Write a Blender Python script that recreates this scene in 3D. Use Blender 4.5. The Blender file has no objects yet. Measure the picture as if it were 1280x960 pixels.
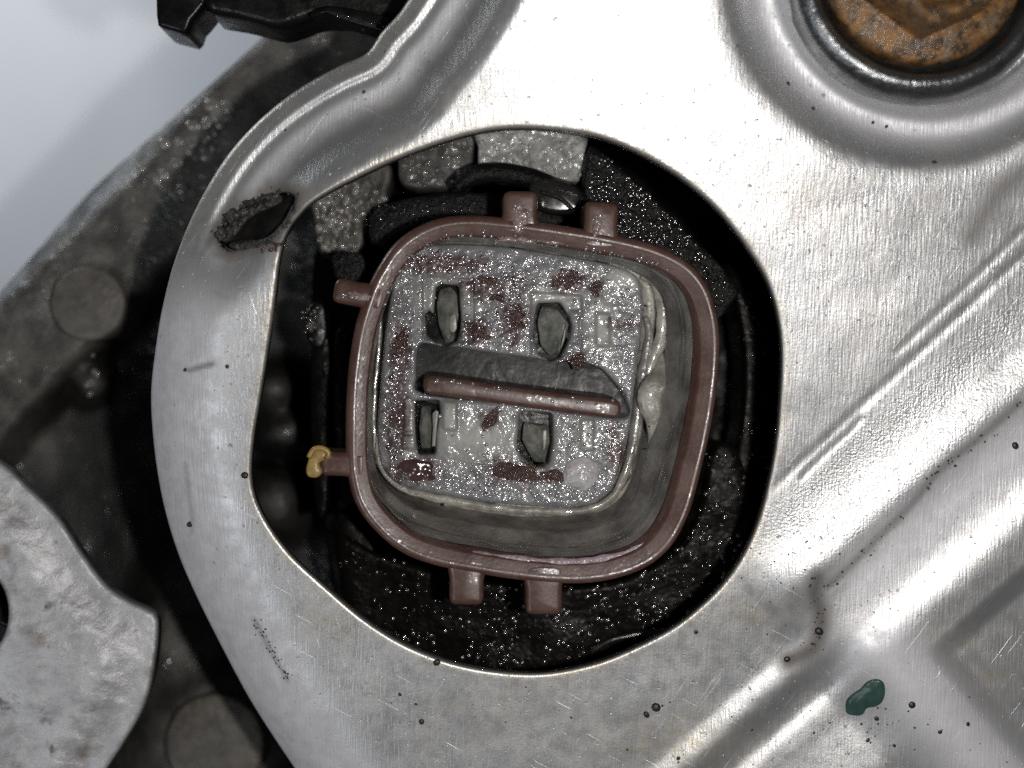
import bpy, math, random
import numpy as np
from mathutils import Vector
from mathutils.geometry import delaunay_2d_cdt

# ------------------------------------------------------------------ camera, light, exposure
K = 7e-5            # metres per design unit (one unit = 0.07 mm)
D = 1800.0          # camera height above the sheet metal, in units
SC = bpy.context.scene
COL = SC.collection
cd = bpy.data.cameras.new('camera'); cam = bpy.data.objects.new('camera', cd); COL.objects.link(cam)
cam.location = (0, 0, D*K)
cd.sensor_width = 36.0; cd.lens = 36.0*D/1280.0
cd.clip_start = 0.005; cd.clip_end = 5.0
cd.dof.use_dof = True
cd.dof.focus_distance = (D+45)*K
cd.dof.aperture_fstop = (cd.lens/1000)/(46*K)
cd.dof.aperture_blades = 0
SC.camera = cam

world = bpy.data.worlds.new('World'); SC.world = world; world.use_nodes = True
bgn = world.node_tree.nodes['Background']
bgn.inputs[0].default_value = (0.92, 0.95, 1.0, 1); bgn.inputs[1].default_value = 0.028

def lamp_area(name, loc, target, size, power, color, shape='DISK'):
    ld = bpy.data.lights.new(name, 'AREA'); ld.shape = shape; ld.size = size*K; ld.energy = power; ld.color = color
    lo = bpy.data.objects.new(name, ld); COL.objects.link(lo)
    lo.location = Vector(loc)*K
    lo.rotation_euler = (Vector(target)-Vector(loc)).to_track_quat('-Z', 'Y').to_euler()
    return lo
# the phone's flash beside the lens, and an added, unseen soft cool fill from the lower left
lamp_area('flash_lamp', (330, -50, 1790), (0, 0, 0), 80, 0.100, (1.0, 0.965, 0.93))
lamp_area('cool_fill', (-3200, -1900, 4500), (-300, 0, 0), 2200, 0.24, (0.90, 0.95, 1.0))
# an added fill, no lamp seen there, to brighten the floor behind the engine
lamp_area('floor_fill', (-1500, 1300, -500), (-800, 500, -1600), 700, 0.05, (0.92, 0.96, 1.0))
SC.view_settings.view_transform = 'Standard'; SC.view_settings.look = 'None'
SC.view_settings.exposure = 0.0; SC.view_settings.gamma = 1.0; SC.view_settings.use_curve_mapping = False
SC.cycles.sample_clamp_indirect = 6.0
SC.cycles.use_denoising = False

# ------------------------------------------------------------------ numeric helpers
rng = np.random.default_rng(11)
random.seed(5)
def U(px, py, z):
    """design coordinates (as seen on the drawing, at height z) -> units"""
    px = np.asarray(px, float); py = np.asarray(py, float); z = np.asarray(z, float)
    f = (D - z)/D
    return np.stack([(px-640)*f, (480-py)*f, z + 0*px], -1)
def sstep(a, b, x):
    t = np.clip((x-a)/(b-a), 0, 1); return t*t*(3-2*t)
def vnoise(x, y, seed=0):
    xi = np.floor(x).astype(np.int64); yi = np.floor(y).astype(np.int64)
    fx = x-xi; fy = y-yi; fx = fx*fx*(3-2*fx); fy = fy*fy*(3-2*fy)
    def h(i, j):
        n = (i*374761393 + j*668265263 + seed*974711) & 0xffffffff
        n = ((n ^ (n >> 13))*1274126177) & 0xffffffff
        return ((n ^ (n >> 16)) & 0xffff)/65535.0
    return (h(xi, yi)*(1-fx)+h(xi+1, yi)*fx)*(1-fy)+(h(xi, yi+1)*(1-fx)+h(xi+1, yi+1)*fx)*fy
def fbm(x, y, s, oct=4, seed=0):
    """-1..1 fractal noise, feature size s"""
    a = 0; amp = 0.5; tot = 0
    for k in range(oct):
        a = a + amp*(2*vnoise(x/s*2**k+17.3*k, y/s*2**k+9.1*k, seed+k)-1); tot += amp; amp *= 0.5
    return a/tot
def smooth_table(xs, ys, sig, x):
    g = np.linspace(xs[0]-3*sig, xs[-1]+3*sig, 900); v = np.interp(g, xs, ys)
    st = g[1]-g[0]; r = int(3*sig/st)+1; k = np.exp(-0.5*(np.arange(-r, r+1)*st/sig)**2); k /= k.sum()
    v = np.convolve(np.pad(v, r, mode='edge'), k, 'valid')
    return np.interp(x, g, v)
def catmull(P, closed=True, step=5.0):
    P = np.asarray(P, float); n = len(P); out = []
    for i in range(n if closed else n-1):
        if closed: p0, p1, p2, p3 = P[i-1], P[i], P[(i+1) % n], P[(i+2) % n]
        else: p0, p1, p2, p3 = P[max(i-1, 0)], P[i], P[i+1], P[min(i+2, n-1)]
        m = max(1, int(np.hypot(*(p2-p1)[:2])/step))
        for t in np.arange(m)/m:
            out.append(0.5*((2*p1)+(p2-p0)*t+(2*p0-5*p1+4*p2-p3)*t*t+(3*p1-p0-3*p2+p3)*t**3))
    if not closed: out.append(P[-1])
    return np.array(out)
def area2(L): 
    x, y = L[:, 0], L[:, 1]; return np.sum(x*np.roll(y, -1)-np.roll(x, -1)*y)
def ccw(L):
    return L if area2(L) > 0 else L[::-1].copy()
def inset(L, d):
    """move a ccw (in the given axes) loop inward by d"""
    t = np.roll(L, -1, 0)-np.roll(L, 1, 0); t /= np.linalg.norm(t, axis=1)[:, None]+1e-9
    return L + d*np.stack([-t[:, 1], t[:, 0]], -1)
def inside(pts, L):
    res = np.zeros(len(pts), bool)
    x, y = pts[:, 0], pts[:, 1]
    for (x1, y1), (x2, y2) in zip(L, np.roll(L, -1, 0)):
        if y1 == y2: continue
        c = (y1 > y) != (y2 > y)
        res ^= c & (x < (x2-x1)*(y-y1)/(y2-y1)+x1)
    return res
def pdist(pts, L, closed=False):
    best = np.full(len(pts), 1e9); arg = np.zeros(len(pts))
    seg = list(zip(L[:-1], L[1:])); 
    if closed: seg.append((L[-1], L[0]))
    for k, (a, b) in enumerate(seg):
        ab = b-a; t = np.clip(((pts-a)@ab)/(ab@ab+1e-9), 0, 1)
        d = np.hypot(*(pts-(a+t[:, None]*ab)).T)
        m = d < best; best[m] = d[m]; arg[m] = k+t[m]
    return best, arg

# ------------------------------------------------------------------ object helpers
def tag(o, label=None, cat=None, group=None, kind=None):
    for k, v in (('label', label), ('category', cat), ('group', group), ('kind', kind)):
        if v: o[k] = v
    return o
def thing(name, loc, label, cat, group=None):
    o = bpy.data.objects.new(name, None); COL.objects.link(o)
    o.location = Vector([float(c) for c in loc])*K; o.empty_display_size = 0.002
    return tag(o, label, cat, group)
def base_of(parent):
    b = Vector((0, 0, 0)); p = parent
    while p is not None: b += p.location; p = p.parent
    return np.array(b)
def mk(name, V, F, mat, parent=None, smooth=True, kind=None, label=None, attrs=None):
    me = bpy.data.meshes.new(name)
    V = np.asarray(V, float)*K
    if parent is not None: V = V-base_of(parent)
    me.from_pydata(V.tolist(), [], [tuple(int(i) for i in f) for f in F])
    if smooth: me.polygons.foreach_set('use_smooth', np.ones(len(me.polygons), bool))
    for k, a in (attrs or {}).items():
        at = me.attributes.new(k, 'FLOAT', 'POINT'); at.data.foreach_set('value', np.asarray(a, np.float32))
    me.materials.append(mat); me.update()
    o = bpy.data.objects.new(name, me); COL.objects.link(o); o.parent = parent
    return tag(o, label, None, None, kind)
def tri_sheet(outer, holes, sp, extra=(), rim=(1.5, 4)):
    """triangulate in drawing axes (y down); returns pts, tris(ccw seen from the camera), loop index lists, edge distance"""
    loops = [ccw(outer)]+[ccw(h) for h in holes]
    P = []; E = []; idx = []
    for li, L in enumerate(loops):
        b = len(P); n = len(L); P += [tuple(p) for p in L]; E += [(b+i, b+(i+1) % n) for i in range(n)]; idx.append(list(range(b, b+n)))
    allp = np.array(P); keep0 = len(P)
    for li, L in enumerate(loops):
        for r in rim:
            Q = inset(L, r if li == 0 else -r)
            P += [tuple(p) for p in Q]
    for e in extra: P += [tuple(p) for p in e]
    x0, y0 = loops[0].min(0); x1, y1 = loops[0].max(0)
    gx, gy = np.meshgrid(np.arange(x0, x1, sp), np.arange(y0, y1, sp*0.866))
    gx = gx+(np.arange(gx.shape[0]) % 2)[:, None]*sp*0.5
    G = np.stack([gx.ravel(), gy.ravel()], -1)
    m = inside(G, loops[0])
    for L in loops[1:]: m &= ~inside(G, L)
    G = G[m]
    dmin = np.full(len(G), 1e9)
    for L in loops: dmin = np.minimum(dmin, pdist(G, L, True)[0])
    G = G[dmin > (max(rim) if rim else 0)+sp*0.45]
    P += [tuple(p) for p in G]
    res = delaunay_2d_cdt([Vector(p) for p in P], E, [], 0, 1e-5, True)
    V = np.array([tuple(v) for v in res[0]]); T = np.array([f for f in res[2]])
    c = V[T].mean(1); m = inside(c, loops[0])
    for L in loops[1:]: m &= ~inside(c, L)
    T = T[m]
    a = V[T]; cr = (a[:, 1, 0]-a[:, 0, 0])*(a[:, 2, 1]-a[:, 0, 1])-(a[:, 1, 1]-a[:, 0, 1])*(a[:, 2, 0]-a[:, 0, 0])
    T[cr > 0] = T[cr > 0][:, ::-1]          # y is down in the drawing
    mp = {}
    for new, olds in enumerate(res[3]):
        for o_ in olds: mp[o_] = new
    idx = [[mp[i] for i in L] for L in idx]
    ed = np.full(len(V), 1e9)
    for L in loops: ed = np.minimum(ed, pdist(V, L, True)[0])
    return V, T, idx, ed
def poly(P, step=3.0):
    P = np.asarray(P, float); out = []
    for p, q in zip(P, np.roll(P, -1, 0)):
        m = max(1, int(np.hypot(*(q-p))/step)); out += [p+(q-p)*(0.06+0.94*t/m) if t == 0 else p+(q-p)*t/m for t in range(m)]
    return np.array(out)
def slab(name, outer, holes, sp, zf, thick, mat, parent, rr=4.0, attrs=None, rim=(1.5, 4), kind=None, label=None, slant=(0, 0), smooth=True):
    """a solid plate whose upper face is the height field zf, with rounded edges"""
    P, T, loops, ed = tri_sheet(outer, holes, sp, rim=rim)
    q = np.clip(ed/rr, 0, 1)
    z = zf(P[:, 0], P[:, 1]) - rr*(1-np.sqrt(1-(1-q)**2))
    V = U(P[:, 0], P[:, 1], z); n = len(V)
    B = V.copy(); B[:, 2] -= thick; B[:, 0] += slant[0]*thick; B[:, 1] += slant[1]*thick
    F = [tuple(t) for t in T]+[tuple(t[::-1]+n) for t in T]
    for k, L in enumerate(loops):
        s = L if k == 0 else L[::-1]
        m = len(s)
        # loops are ccw with y down = clockwise from the camera
        F += [(s[i], s[(i+1) % m], s[(i+1) % m]+n, s[i]+n) for i in range(m)]
    at = {}
    for k, f in (attrs or {}).items():
        a = f(P[:, 0], P[:, 1], ed) if callable(f) else f
        at[k] = np.concatenate([a, a])
    return mk(name, np.concatenate([V, B]), F, mat, parent, smooth=smooth, kind=kind, label=label, attrs=at)
def loft(name, rings, mat, parent, caps=(False, False), closed_profile=False, label=None, smooth=True):
    """rings: list of (n,3) loops in units, all the same n"""
    n = len(rings[0]); V = np.concatenate(rings); F = []; m = len(rings)
    for k in range(m if closed_profile else m-1):
        a = k*n; b = ((k+1) % m)*n
        F += [(a+i, a+(i+1) % n, b+(i+1) % n, b+i) for i in range(n)]
    if caps[0]: F.append(tuple(range(n))[::-1])
    if caps[1]: F.append(tuple(range((m-1)*n, m*n)))
    o = mk(name, V, F, mat, parent, smooth=smooth, label=label)
    return o
def solid(name, L, z1, z0, bev, mat, parent, slant=(0, 0), label=None, smooth=True):
    """bevelled prism: drawing-axes loop L at height z1, straight sides to z0"""
    A = U(L[:, 0], L[:, 1], z1)[:, :2]; A = ccw(A)
    prof = [(0.0, z0), (0.0, z1-bev), (bev*0.12, z1-bev*0.55), (bev*0.45, z1-bev*0.16), (bev, z1)]
    rings = []
    for d, z in prof:
        Q = inset(A, d); s = (z1-z)
        rings.append(np.column_stack([Q[:, 0]+slant[0]*s, Q[:, 1]+slant[1]*s, np.full(len(Q), z)]))
    return loft(name, rings, mat, parent, (True, True), label=label, smooth=smooth)
def tube(name, pts, rad, mat, parent, seg=10, label=None, flat=1.0):
    """pts (n,3) in units, rad scalar or (n,)"""
    pts = np.asarray(pts, float); n = len(pts); rad = np.broadcast_to(rad, (n,))
    t = np.gradient(pts, axis=0); t /= np.linalg.norm(t, axis=1)[:, None]+1e-9
    up = np.array([0, 0, 1.0]); rings = []
    for i in range(n):
        s = np.cross(t[i], up); s /= np.linalg.norm(s)+1e-9; b = np.cross(s, t[i])
        a = np.arange(seg)/seg*2*math.pi
        rings.append(pts[i]+rad[i]*(np.cos(a)[:, None]*s+flat*np.sin(a)[:, None]*b))
    return loft(name, rings[::-1] if False else rings, mat, parent, (True, True), label=label)
def lathe(name, c, prof, mat, parent, seg=96, rough=None, label=None, caps=(False, True), zref=0):
    """c drawing centre; prof list of (r,z) from outer bottom to inner top"""
    rings = []; a = np.arange(seg)/seg*2*math.pi
    for r, z in prof:
        ctr = U(c[0], c[1], zref); fs = (D-zref)/D
        rr = r + (0 if rough is None else rough*fbm(np.cos(a)*r+500, np.sin(a)*r+z*3, 9, 3, 5))
        zz = z + (0 if rough is None else rough*fbm(np.cos(a)*r+900, np.sin(a)*r, 8, 3, 8))
        rings.append(np.column_stack([ctr[0]+fs*rr*np.cos(a), ctr[1]+fs*rr*np.sin(a), np.zeros(seg)+zz]))
    return loft(name, rings, mat, parent, caps, label=label)
def droplets(name, P, R, zf, mat, parent, flat=0.8, sides=8, kind='stuff'):
    """many small domes (oil drops, grit): one object"""
    V = []; F = []
    a = np.arange(sides)/sides*2*math.pi
    for (x, y), r in zip(P, R):
        c = U(x, y, float(zf(np.array([x]), np.array([y]))[0])); b = len(V)
        el = 0.8+0.4*random.random(); ro = random.random()*3
        for e in (-0.35, 0.35, 0.95):
            for q in a:
                X = r*math.cos(e)*math.cos(q)*el; Y = r*math.cos(e)*math.sin(q)/el
                V.append((c[0]+X*math.cos(ro)-Y*math.sin(ro), c[1]+X*math.sin(ro)+Y*math.cos(ro), c[2]+r*flat*math.sin(e)))
        V.append((c[0], c[1], c[2]+r*flat))
        for k in range(2):
            F += [(b+k*sides+i, b+k*sides+(i+1) % sides, b+(k+1)*sides+(i+1) % sides, b+(k+1)*sides+i) for i in range(sides)]
        F += [(b+2*sides+i, b+2*sides+(i+1) % sides, b+3*sides) for i in range(sides)]
    return mk(name, V, F, mat, parent, kind=kind)
def lump(name, L, zf, h, mat, parent, sp=3.0, rough=0.0, rs=7, label=None, seed=1, kind=None):
    """a low mound with outline L lying on the surface zf"""
    P, T, loops, ed = tri_sheet(L, [], sp, rim=(1.0,))
    m = ed.max(); q = np.clip(ed/m, 0, 1)
    z = zf(P[:, 0], P[:, 1])-1.0 + h*np.sqrt(1-(1-q)**2)*(1+0*q) + rough*fbm(P[:, 0], P[:, 1], rs, 3, seed)*np.minimum(1, q*3)
    return mk(name, U(P[:, 0], P[:, 1], z), T, mat, parent, label=label, kind=kind)
def blob(cx, cy, rx, ry, ang=0, jit=0.18, n=18, seed=0):
    r_ = np.random.default_rng(seed+int(cx*7+cy)); a = np.arange(n)/n*2*math.pi
    k = 1+jit*r_.uniform(-1, 1, n); x = rx*np.cos(a)*k; y = ry*np.sin(a)*k; c, s = math.cos(ang), math.sin(ang)
    return catmull(np.column_stack([cx+x*c-y*s, cy+x*s+y*c]), True, max(1.5, min(rx, ry)/5))

# ------------------------------------------------------------------ materials
class NT:
    def __init__(s, name):
        s.m = bpy.data.materials.new(name); s.m.use_nodes = True; s.t = s.m.node_tree
        s.b = s.t.nodes['Principled BSDF']
        tc = s.n('ShaderNodeTexCoord'); v = s.n('ShaderNodeVectorMath'); v.operation = 'SCALE'; v.inputs['Scale'].default_value = 1/K
        s.l(tc.outputs['Object'], v.inputs[0]); s.co = v.outputs[0]
    def n(s, t): return s.t.nodes.new(t)
    def l(s, a, b): s.t.links.new(a, b)
    def set(s, **kw):
        for k, v in kw.items():
            i = s.b.inputs[k.replace('_', ' ')]
            if hasattr(v, 'links') or hasattr(v, 'is_linked'): s.l(v, i)
            else: i.default_value = (*v, 1) if isinstance(v, tuple) and len(v) == 3 else v
        return s
    def noise(s, scale, detail=3, rough=0.55, stretch=None, off=0.0, dist=0.0):
        co = s.co
        mp = s.n('ShaderNodeMapping'); mp.inputs['Location'].default_value = (off, off*1.7, off*0.3)
        if stretch: mp.inputs['Scale'].default_value = stretch
        s.l(co, mp.inputs['Vector']); x = s.n('ShaderNodeTexNoise')
        x.inputs['Scale'].default_value = scale; x.inputs['Detail'].default_value = detail; x.inputs['Roughness'].default_value = rough
        x.inputs['Distortion'].default_value = dist
        s.l(mp.outputs[0], x.inputs['Vector']); return x.outputs[0]
    def voro(s, scale, feature='F1', rand=1.0):
        x = s.n('ShaderNodeTexVoronoi'); x.feature = feature; x.inputs['Scale'].default_value = scale; x.inputs['Randomness'].default_value = rand
        s.l(s.co, x.inputs['Vector']); return x.outputs['Distance']
    def ramp(s, v, a, b, lo=0.0, hi=1.0):
        x = s.n('ShaderNodeMapRange'); x.interpolation_type = 'SMOOTHSTEP'
        s.l(v, x.inputs[0])
        for k, q in zip((1, 2, 3, 4), (a, b, lo, hi)): x.inputs[k].default_value = q
        return x.outputs[0]
    def math(s, op, a, b=0.0):
        x = s.n('ShaderNodeMath'); x.operation = op
        for i, v in enumerate((a, b)):
            if isinstance(v, (int, float)): x.inputs[i].default_value = v
            else: s.l(v, x.inputs[i])
        return x.outputs[0]
    def mix(s, f, a, b):
        x = s.n('ShaderNodeMix'); x.data_type = 'RGBA'
        if isinstance(f, (int, float)): x.inputs[0].default_value = f
        else: s.l(f, x.inputs[0])
        for i, v in ((6, a), (7, b)):
            if isinstance(v, tuple): x.inputs[i].default_value = (*v, 1)
            else: s.l(v, x.inputs[i])
        return x.outputs[2]
    def attr(s, name):
        x = s.n('ShaderNodeAttribute'); x.attribute_name = name; return x.outputs['Fac']
    def bump(s, h, dist, strength=1.0, prev=None):
        x = s.n('ShaderNodeBump'); x.inputs['Distance'].default_value = dist*K
        if isinstance(strength, (int, float)): x.inputs['Strength'].default_value = strength
        else: s.l(strength, x.inputs['Strength'])
        s.l(h, x.inputs['Height'])
        if prev is not None: s.l(prev, x.inputs['Normal'])
        return x.outputs[0]

def m_alu():
    s = NT('sheet_aluminium')
    brush = s.noise(1.0, 3, 0.6, (0.40, 0.028, 0.1)); fine = s.noise(0.34, 2, 0.5); cloud = s.noise(0.012, 4, 0.6, off=40); mid = s.noise(0.05, 4, 0.6, off=11)
    dirt = s.attr('dirt'); lit = s.attr('lit_bands'); grit = s.attr('grit'); st = s.attr('stain')
    col = s.mix(s.ramp(cloud, 0.3, 0.7), (0.475, 0.482, 0.492), (0.555, 0.553, 0.548))
    col = s.mix(s.math('MULTIPLY', s.ramp(brush, 0.35, 0.7), 0.25), col, (0.37, 0.375, 0.385))
    col = s.mix(s.math('MULTIPLY', s.ramp(mid, 0.50, 0.70), 0.22), col, (0.47, 0.44, 0.39))
    col = s.mix(s.math('MULTIPLY', st, s.ramp(s.noise(0.07, 5, 0.7, off=8), 0.36, 0.62)), col, (0.40, 0.335, 0.22))
    col = s.mix(lit, col, s.mix(s.ramp(mid, 0.35, 0.65), (0.76, 0.755, 0.785), (0.64, 0.635, 0.66)))  # paler colour standing in for light on the banded areas
    def scratch(rot, sc, lo, off):
        mp = s.n('ShaderNodeMapping'); mp.inputs['Rotation'].default_value = (0, 0, rot); mp.inputs['Location'].default_value = (off, off, 0)
        m2 = s.n('ShaderNodeVectorMath'); m2.operation = 'MULTIPLY'; m2.inputs[1].default_value = (sc[0], sc[1], 0.01)
        s.l(s.co, mp.inputs['Vector']); s.l(mp.outputs[0], m2.inputs[0])
        x = s.n('ShaderNodeTexNoise'); x.inputs['Scale'].default_value = 1.0; x.inputs['Detail'].default_value = 1.0
        s.l(m2.outputs[0], x.inputs['Vector']); return s.ramp(x.outputs[0], lo+0.02, lo+0.06)
    scr = s.math('MAXIMUM', scratch(-0.95, (0.010, 0.42), 0.70, 30), s.math('MAXIMUM', scratch(0.5, (0.012, 0.5), 0.72, 70), scratch(-1.9, (0.014, 0.45), 0.73, 90)))
    col = s.mix(s.math('MULTIPLY', scr, 0.45), col, (0.85, 0.84, 0.82))
    dn = s.math('MULTIPLY', dirt, s.ramp(s.math('ADD', s.noise(0.16, 4, 0.7, off=3), s.math('MULTIPLY', dirt, 0.4)), 0.42, 0.62))
    speck = s.math('MULTIPLY', s.ramp(s.noise(0.10, 2, 0.5, off=77), 0.70, 0.76), 0.75)
    dn = s.math('MAXIMUM', dn, s.math('MULTIPLY', speck, 0.8))
    col = s.mix(s.math('MULTIPLY', dn, 0.92), col, (0.10, 0.088, 0.078))
    met = s.math('SUBTRACT', 0.70, s.math('ADD', s.math('ADD', s.math('MULTIPLY', lit, 0.45), s.math('MULTIPLY', st, 0.2)), s.math('MULTIPLY', dn, 0.55)))
    ro = s.math('ADD', s.math('ADD', s.ramp(mid, 0.25, 0.75, 0.31, 0.43), s.math('MULTIPLY', lit, 0.12)), s.math('MULTIPLY', dn, 0.2))
    b1 = s.bump(brush, 0.8, 0.6); b2 = s.bump(fine, 1.2, s.math('ADD', 0.12, s.math('MULTIPLY', grit, 0.42)), b1)
    b3 = s.bump(mid, 0.8, 0.2, b2); b4 = s.bump(s.ramp(s.noise(0.15, 2, 0.5, off=120), 0.69, 0.77), -1.6, 0.5, s.bump(scr, -0.4, 0.35, b3))
    s.set(Base_Color=col, Metallic=met, Roughness=ro, Normal=b4); return s.m
def m_plastic(name, c1, c2, rough=(0.25, 0.5), sc=0.03, bump=0.8, bsc=0.25, coat=0.0, spec=0.5):
    s = NT(name); n = s.noise(sc, 4, 0.6); f = s.noise(bsc, 3, 0.6, off=9)
    s.set(Base_Color=s.mix(s.ramp(n, 0.3, 0.7), c1, c2), Roughness=s.ramp(s.noise(sc*2.3, 3, off=4), 0.3, 0.7, *rough), Normal=s.bump(f, bump, 0.8), Specular_IOR_Level=spec)
    if coat: s.set(Coat_Weight=coat, Coat_Roughness=0.08)
    return s.m
def m_brown():
    s = NT('brown_plastic'); n = s.noise(0.018, 4, 0.65); f = s.noise(0.22, 3, 0.6, off=9); sp = s.noise(0.09, 4, 0.7, off=31)
    c = s.mix(s.ramp(n, 0.3, 0.7), (0.072, 0.033, 0.025), (0.104, 0.055, 0.043))
    c = s.mix(s.math('MULTIPLY', s.ramp(sp, 0.5, 0.76), 0.45), c, (0.17, 0.12, 0.10))
    s.set(Base_Color=c, Roughness=s.ramp(n, 0.3, 0.7, 0.28, 0.42), Normal=s.bump(f, 0.5, 0.4), Specular_IOR_Level=0.5, Coat_Weight=s.ramp(s.noise(0.03, 3, 0.6, off=71), 0.44, 0.62, 0.0, 0.6), Coat_Roughness=0.2, Coat_Normal=s.bump(s.noise(0.09, 2, 0.5, off=55), 1.2, 1.0)); return s.m
def m_face():
    s = NT('terminal_face_plastic'); g = s.attr('grime'); p = s.attr('clean')
    n = s.noise(0.03, 4, 0.6); w = s.noise(0.22, 1, 0.5, off=5); w2 = s.noise(0.13, 2, 0.5, off=21)
    c = s.mix(s.ramp(n, 0.3, 0.7), (0.13, 0.132, 0.142), (0.21, 0.21, 0.213))
    c = s.mix(p, c, (0.30, 0.30, 0.27))
    gn = s.math('MULTIPLY', s.ramp(s.math('ADD', s.noise(0.07, 4, 0.7, off=3), s.math('MULTIPLY', g, 0.36)), 0.48, 0.78), s.ramp(g, 0.05, 0.4))
    c = s.mix(gn, c, (0.060, 0.031, 0.033))
    wet = s.math('SUBTRACT', 1.0, s.math('MULTIPLY', p, 0.75))
    b1 = s.bump(w2, 1.5, s.math('MULTIPLY', wet, 0.9)); b2 = s.bump(w, 1.25, wet, b1)
    s.set(Base_Color=c, Roughness=0.42, Normal=b1, Coat_Weight=s.math('MULTIPLY', wet, 0.9), Coat_Roughness=0.10, Coat_Normal=b2, Specular_IOR_Level=0.4); return s.m
def m_grime(name, c1, c2, bsc=0.28, bump=5.0, rough=0.3, coat=0.8, cluster=None):
    s = NT(name); n = s.noise(0.08, 4, 0.7)
    b = s.bump(s.noise(bsc, 2, 0.5, off=7), bump, 1.0 if cluster is None else s.ramp(s.noise(0.045, 3, 0.6, off=13), *cluster))
    s.set(Base_Color=s.mix(s.ramp(n, 0.3, 0.7), c1, c2), Roughness=rough, Normal=b, Coat_Weight=coat, Coat_Roughness=0.12, Coat_Normal=b); return s.m
def m_casting():
    s = NT('dark_casting'); n = s.noise(0.02, 5, 0.65); f = s.noise(0.12, 4, 0.7, off=2)
    c = s.mix(s.ramp(n, 0.32, 0.68), (0.045, 0.044, 0.041), (0.14, 0.132, 0.118))
    c = s.mix(s.math('MULTIPLY', s.ramp(s.noise(0.035, 3, off=60), 0.55, 0.75), 0.35), c, (0.09, 0.065, 0.05))
    c = s.mix(s.math('MULTIPLY', s.attr('recess_shade'), 0.94), c, (0.006, 0.006, 0.0055))  # shade of the low areas put into the colour, nearly black
    s.set(Base_Color=c, Roughness=0.48, Metallic=0.15, Normal=s.bump(f, 3.0, 0.7), Coat_Weight=s.ramp(s.noise(0.012, 3, 0.6, off=66), 0.45, 0.62, 0.0, 0.7), Coat_Roughness=0.16, Coat_Normal=s.bump(s.noise(0.07, 2, 0.5, off=67), 7.0, 1.0)); return s.m
def m_lug():
    s = NT('cast_aluminium'); n = s.noise(0.022, 5, 0.65); f = s.noise(0.16, 4, 0.7, off=2)
    c = s.mix(s.ramp(n, 0.3, 0.7), (0.40, 0.40, 0.41), (0.60, 0.60, 0.61))
    st = s.ramp(s.noise(0.017, 5, 0.6, off=33), 0.55, 0.72)
    c = s.mix(s.math('MULTIPLY', st, 0.7), c, (0.20, 0.15, 0.11)); c = s.mix(s.math('MULTIPLY', s.ramp(s.noise(0.03, 4, 0.6, off=90), 0.6, 0.75), 0.8), c, (0.06, 0.055, 0.05))
    s.set(Base_Color=c, Roughness=0.42, Metallic=0.3, Normal=s.bump(f, 2.0, 0.6)); return s.m
def m_rust():
    s = NT('rust'); n = s.noise(0.05, 5, 0.7); f = s.noise(0.2, 4, 0.7, off=2); d = s.ramp(s.noise(0.075, 6, 0.78, off=14), 0.46, 0.62)
    c = s.mix(s.ramp(n, 0.3, 0.7), (0.11, 0.055, 0.020), (0.32, 0.16, 0.046))
    c = s.mix(s.math('MULTIPLY', s.ramp(s.noise(0.028, 4, 0.6, off=50), 0.50, 0.64), 0.8), c, (0.17, 0.135, 0.10))
    c = s.mix(d, c, (0.035, 0.022, 0.015))
    s.set(Base_Color=c, Roughness=s.ramp(n, 0.3, 0.7, 0.35, 0.65), Metallic=0.2, Normal=s.bump(f, 2.0, 0.8), Coat_Weight=0.35, Coat_Roughness=0.15, Coat_Normal=s.bump(s.noise(0.2, 2, 0.5, off=23), 2.6, 1.0)); return s.m
def m_floor():
    s = NT('pale_floor'); n = s.noise(0.0016, 3, 0.5)
    s.set(Base_Color=s.mix(s.ramp(n, 0.35, 0.65), (0.74, 0.77, 0.82), (0.86, 0.88, 0.91)), Roughness=0.6); return s.m
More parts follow.
